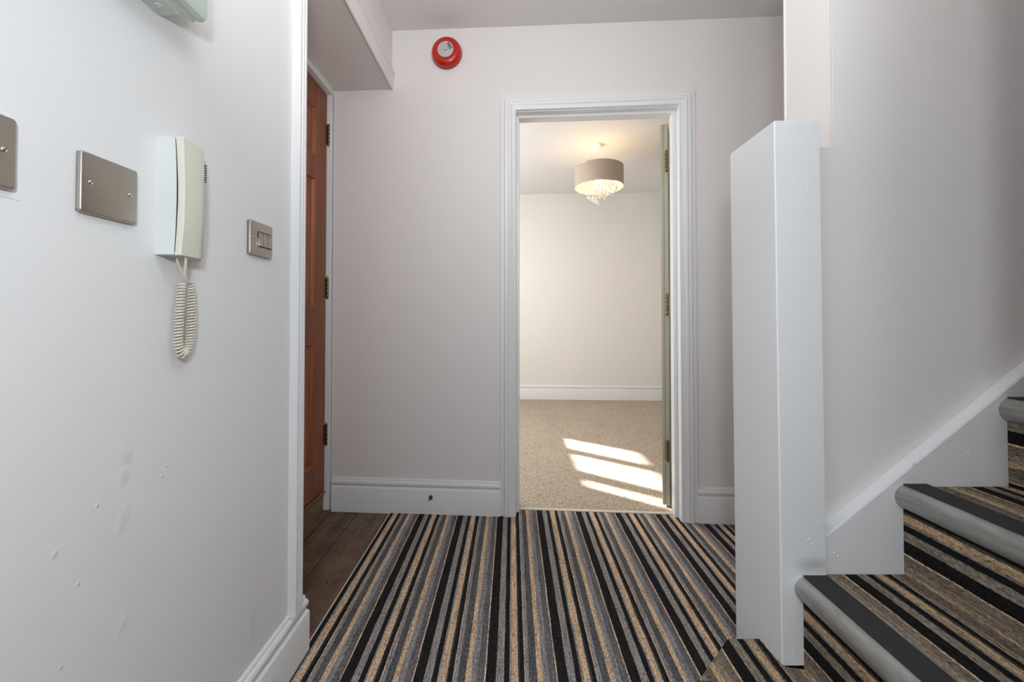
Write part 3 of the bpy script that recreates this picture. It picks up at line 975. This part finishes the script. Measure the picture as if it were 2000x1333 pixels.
# handset: curved bar
bm = bmesh.new()
def hx(t, front):
    seam = -0.5875 + 0.0065 * math.sin(math.pi * (0.10 + 0.82 * t))
    if not front: return seam
    return -0.5745 + 0.0048 * math.sin(math.pi * (0.12 + 0.80 * t)) - 0.0028 * max(0, 0.25 - t) * 4
rows = []
cross = [(0.0, 0.0), (0.0, 0.85), (0.02, 1.0), (0.35, 1.06), (0.7, 0.98), (0.93, 0.72), (1.0, 0.35), (1.0, 0.0)]
for k in range(NZ + 1):
    t = k / NZ; z = (Z0 - 0.001) + (Z1 - Z0 + 0.001) * t
    a, b_ = hx(t, False), hx(t, True)
    wdt = 0.054
    yoff = PY0 - 0.0005
    rows.append([bm.verts.new((a + (b_ - a) * cx, yoff + wdt * cy, z - (0.0 if t > 0 else 0.0) - 0.004 * cy * (t > 0.99))) for cy, cx in cross])
for a, b_ in zip(rows, rows[1:]):
    for i in range(len(cross)):
        j = (i + 1) % len(cross)
        bm.faces.new((a[i], a[j], b_[j], b_[i]))
bm.faces.new(rows[0]); bm.faces.new(rows[-1][::-1])
hs = pw(bm, 'handset', CREAM, True)
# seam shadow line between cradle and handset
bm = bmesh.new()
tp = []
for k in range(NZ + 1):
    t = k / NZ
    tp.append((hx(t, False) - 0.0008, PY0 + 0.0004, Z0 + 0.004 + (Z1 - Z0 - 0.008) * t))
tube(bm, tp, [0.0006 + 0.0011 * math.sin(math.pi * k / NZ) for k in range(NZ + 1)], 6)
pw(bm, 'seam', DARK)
# cords
def pc(x, y, X):   # a point on the plane x = X seen at a photo position (used once to lay out the cord in world space)
    dx = (x - 1000) / FPX; u_ = -(y - YC) / FPX
    dy = math.cos(PITCH) - u_ * math.sin(PITCH); dz = math.sin(PITCH) + u_ * math.cos(PITCH)
    s_ = X / dx
    return Vector((X, dy * s_, 0.98 + dz * s_))
def smooth_path(pts, n):
    pts = [Vector(p) for p in pts]; out = []
    for i in range(len(pts) - 1):
        p0_, p1_, p2_, p3_ = pts[max(i - 1, 0)], pts[i], pts[i + 1], pts[min(i + 2, len(pts) - 1)]
        for k in range(n):
            t = k / n
            out.append(0.5 * ((2 * p1_) + (p2_ - p0_) * t + (2 * p0_ - 5 * p1_ + 4 * p2_ - p3_) * t * t + (3 * p1_ - p0_ - 3 * p2_ + p3_) * t ** 3))
    out.append(pts[-1]); return out
XC = -0.602
loop = [(357, 556), (354, 575), (351.5, 600), (349.5, 630), (348, 660), (349.5, 682), (355, 692), (362.5, 690), (368.5, 677), (372.5, 652), (373.5, 620), (373, 590), (371, 566), (368, 552)]
cl = smooth_path([pc(x, y, XC) for x, y in loop], 24)
# resample by length and wind a helix round it
L = [0.0]
for a, b_ in zip(cl, cl[1:]): L.append(L[-1] + (b_ - a).length)
turns = 50; per = 14
hel = []
import bisect
tot = L[-1]
for k in range(turns * per + 1):
    s_ = tot * k / (turns * per)
    i = min(max(bisect.bisect_right(L, s_) - 1, 0), len(cl) - 2)
    f_ = (s_ - L[i]) / max(1e-9, L[i + 1] - L[i])
    c_ = cl[i].lerp(cl[i + 1], f_)
    d_ = (cl[i + 1] - cl[i]).normalized()
    e1 = Vector((1, 0, 0)); e2 = d_.cross(e1).normalized()
    a_ = 2 * math.pi * k / per
    env = 0.0058
    hel.append(c_ + e1 * math.cos(a_) * env * 0.9 + e2 * math.sin(a_) * env)
bm = bmesh.new(); tube(bm, hel, 0.00215, 8)
cordo = pw(bm, 'coiled_cord', CORD, True)
bm = bmesh.new()
tube(bm, smooth_path([pc(346, 500, -0.600), pc(347, 512, -0.600), pc(353, 527, -0.600), pc(359, 543, -0.600), pc(363, 552, -0.601), hel[0]], 8), 0.0021, 8)
pw(bm, 'cord_end', CORD, True)
bm = bmesh.new()
tube(bm, smooth_path([pc(363.5, 498, -0.583), pc(363, 512, -0.584), pc(361.5, 530, -0.588), pc(362.5, 543, -0.592), pc(368, 552, -0.594), pc(375, 553, -0.597), hel[-1]], 8), 0.0023, 8)
pw(bm, 'cord_end', CORD, True)

# ------------------------------------------------------------------ wall box top left
wb = tag(empty('wall_box', (-0.62, 0.5, 1.512)), 'pale plastic box on the left wall, cut off by the top of the photo', 'box')
bm = bmesh.new(); bbox(bm, (-0.62, 0.33, 1.512), (-0.582, 0.692, 1.72), 0.002, 2)
under(mesh_obj('back_box', bm, BOXPL), wb)
bm = bmesh.new()
prism(bm, [(-0.583, 1.519), (-0.577, 1.5225), (-0.566, 1.519), (-0.559, 1.523), (-0.556, 1.530), (-0.556, 1.71), (-0.560, 1.722), (-0.583, 1.726)],
      lambda x, z: (x, 0.32, z), lambda x, z: (x, 0.718, z))
bmesh.ops.bevel(bm, geom=[e for e in bm.edges if len(e.link_faces) == 2 and e.calc_face_angle(0) > 1.2], offset=0.003, segments=3, affect='EDGES')
o = under(mesh_obj('cover', bm, BOXPL), wb); autosmooth(o, 30)
bm = bmesh.new(); lathe(bm, [(0.0055, 0.0), (0.0055, 0.0016), (0.003, 0.0016), (0.003, 0.0004), (0, 0.0004)], 20, (0, 0, 0))
bm.transform(Matrix.Translation((-0.600, 0.668, 1.512)) @ Matrix.Rotation(math.pi, 4, 'X'))
under(mesh_obj('screw_cap', bm, CREAM), wb)

# ------------------------------------------------------------------ fire bell
bc = MW @ Vector((-0.3318, 0, 2.331))
bell = tag(empty('fire_bell', bc, AW), 'round red fire alarm bell high on the end wall', 'alarm bell')
bm = bmesh.new(); lathe(bm, [(0.070, 0.0), (0.074, 0.002), (0.074, 0.012), (0.06, 0.014)], 48, axis='Y')
o = mesh_obj('back_plate', bm, BLACKBASE, bell); autosmooth(o, 35)
bm = bmesh.new()
lathe(bm, [(0.070, 0.008), (0.0775, 0.008), (0.0785, 0.010), (0.0775, 0.013), (0.0760, 0.022), (0.0735, 0.030), (0.0690, 0.0365), (0.0630, 0.0415), (0.0560, 0.0445), (0.0480, 0.0455), (0.0415, 0.0440), (0.0400, 0.0435), (0.0, 0.0435)], 64, axis='Y')
o = mesh_obj('gong', bm, RED, bell); autosmooth(o, 50)
bm = bmesh.new(); lathe(bm, [(0.0405, 0.0430), (0.0405, 0.0452), (0.0398, 0.0456), (0.0, 0.0456)], 48, axis='Y')
disc = mesh_obj('label_disc', bm, DISC, bell); autosmooth(disc, 30)
disc['label'] = 'grey disc printed FIRE'
bm = bmesh.new(); lathe(bm, [(0.0085, 0.0445), (0.0085, 0.0485), (0.0070, 0.0505), (0.0048, 0.0505), (0.0042, 0.0490), (0.0040, 0.0535), (0.0022, 0.0550), (0.0, 0.0552)], 24, axis='Y')
o = mesh_obj('centre_bolt', bm, CHROME, bell); autosmooth(o, 35)
tcv = bpy.data.curves.new('fire_text', 'FONT')
tcv.body = 'FIRE'; tcv.size = 0.0235; tcv.extrude = 0.0003; tcv.offset = 0.0004; tcv.align_x = 'CENTER'; tcv.align_y = 'CENTER'; tcv.space_character = 1.0
to = bpy.data.objects.new('fire_text', tcv); COL.objects.link(to)
bpy.context.view_layer.update()
me = bpy.data.meshes.new_from_object(to.evaluated_get(bpy.context.evaluated_depsgraph_get()))
bpy.data.objects.remove(to); 
me.materials.clear(); me.materials.append(TEXTRED)
lt = bpy.data.objects.new('lettering', me); COL.objects.link(lt)
lt.parent = disc
lt.matrix_local = Matrix.Translation((0.0200, -0.0459, 0.0140)) @ Matrix.Rotation(math.pi / 2, 4, 'X') @ Matrix.Rotation(-R(57), 4, 'Z') @ Matrix.Diagonal((0.82, 1.0, 1.0, 1.0))

# ------------------------------------------------------------------ plugged hole in the skirting
hp = MW @ Vector((-0.406, -0.020, 0.083))
pl = tag(empty('screw_stub', hp, AW), 'rusty broken screw in the white skirting left of the doorway', 'screw')
bm = bmesh.new(); lathe(bm, [(0.0105, 0.0), (0.0100, 0.0015), (0.0072, 0.0022), (0.0064, 0.0010), (0.0, 0.0008)], 18, axis='Y')
bm.transform(Matrix.Diagonal((1.0, 1, 1.2, 1)))
mesh_obj('socket', bm, CHIP, pl)
bm = bmesh.new(); tube(bm, [(0.001, 0.001, 0.001), (-0.0015, -0.010, -0.002), (-0.004, -0.016, -0.007)], [0.0030, 0.0028, 0.0022], 8)
mesh_obj('shank', bm, DARKBRASS, pl)
bm = bmesh.new(); lathe(bm, [(0.0065, 0.0), (0.006, 0.0011), (0.003, 0.0003), (0.0, 0.0002)], 12, (-0.0135, 0, -0.0160), 'Y')
mesh_obj('paint_chip', bm, FILLER, pl)

# ------------------------------------------------------------------ pendant lamp in the far room
PX, PY = 0.757, 3.45
pen = tag(empty('pendant_lamp', (PX, PY, 2.492)), 'taupe drum shade pendant with hanging crystal drops, lit, beyond the doorway', 'lamp')
def pn(bm, name, mat, smooth=False, par=None):
    o = mesh_obj(name, bm, mat, par or pen)
    if smooth: autosmooth(o, 40)
    return o
bm = bmesh.new(); lathe(bm, [(0.040, 0.0), (0.040, -0.008), (0.036, -0.020), (0.026, -0.028), (0.008, -0.030), (0.0, -0.030)], 32); pn(bm, 'ceiling_rose', PENDW, True)
bm = bmesh.new(); tube(bm, [(0, 0, -0.028), (0, 0, -0.230)], 0.0032, 8); pn(bm, 'cable', PENDW, True)
zs0, zs1 = 2.118 - 2.492, 2.290 - 2.492
RS = 0.208
bm = bmesh.new(); lathe(bm, [(RS, zs0), (RS, zs1), (RS - 0.0015, zs1), (RS - 0.0015, zs0)], 72, close=True); sh = pn(bm, 'shade', SHADE, True)
bm = bmesh.new(); lathe(bm, [(RS - 0.0018, zs0 + 0.001), (RS - 0.0018, zs1 - 0.001), (RS - 0.0026, zs1 - 0.001), (RS - 0.0026, zs0 + 0.001)], 72, close=True)
pn(bm, 'lining', SHADE_IN, True, sh)
bm = bmesh.new()
for zz in (zs0, zs1):
    ring = [(math.cos(2 * math.pi * k / 48) * (RS - 0.001), math.sin(2 * math.pi * k / 48) * (RS - 0.001), zz) for k in range(49)]
    tube(bm, ring, 0.0018, 6)
for k in range(3):
    a = 2 * math.pi * k / 3 + 0.4
    tube(bm, [(0, 0, zs1 - 0.02), (math.cos(a) * RS * 0.985, math.sin(a) * RS * 0.985, zs1 - 0.004)], 0.0016, 6)
for rr in (0.055, 0.10, 0.15):
    tube(bm, [(math.cos(2 * math.pi * k / 36) * rr, math.sin(2 * math.pi * k / 36) * rr, zs0 + 0.02) for k in range(37)], 0.0016, 6)
pn(bm, 'wire_frame', CHROME)
bm = bmesh.new(); lathe(bm, [(0.0, -0.225), (0.018, -0.225), (0.018, -0.262), (0.014, -0.268), (0.0, -0.268)], 20); pn(bm, 'lamp_holder', PENDW, True)
bm = bmesh.new(); lathe(bm, [(0.0, -0.266), (0.012, -0.268), (0.016, -0.280), (0.026, -0.300), (0.029, -0.318), (0.024, -0.336), (0.012, -0.346), (0.0, -0.348)], 24); pn(bm, 'bulb', BULB, True)
# crystal strings: three tiers, drops joined as stuff
bm = bmesh.new()
def drop(x, y, z, r, h):
    pr = [(0.0, h), (r * 0.45, h * 0.62), (r, h * 0.18), (r * 0.8, -h * 0.1), (0.0, -h * 0.35)]
    base = len(bm.verts)
    rings = []
    for (q, zz) in pr:
        if q == 0: rings.append([bm.verts.new((x, y, z + zz))])
        else: rings.append([bm.verts.new((x + q * math.cos(k * math.pi / 3), y + q * math.sin(k * math.pi / 3), z + zz)) for k in range(6)])
    for a, b_ in zip(rings, rings[1:]):
        for k in range(6):
            if len(a) == 1: bm.faces.new((a[0], b_[k], b_[(k + 1) % 6]))
            elif len(b_) == 1: bm.faces.new((a[k], a[(k + 1) % 6], b_[0]))
            else: bm.faces.new((a[k], a[(k + 1) % 6], b_[(k + 1) % 6], b_[k]))
for (rr, n_, zlow) in ((0.150, 22, 2.092), (0.102, 18, 2.048), (0.058, 14, 2.000), (0.022, 6, 1.968)):
    for k in range(n_):
        a = 2 * math.pi * k / n_ + rr * 9
        zz = zlow + random.uniform(-0.008, 0.012) - 2.492
        cx, cy = rr * math.cos(a), rr * math.sin(a)
        drop(cx, cy, zz, 0.0098, 0.024)
        z2 = zz + 0.032
        while z2 < zs0 + 0.02:
            drop(cx, cy, z2, 0.0072, 0.009); z2 += 0.0165
o = pn(bm, 'crystal_drops', CRYSTAL); o['kind'] = 'stuff'
light('pendant_bulb_light', 'POINT', (PX, PY, 2.492 - 0.315), 3.2, (1.0, 0.72, 0.42), shadow_soft_size=0.034)
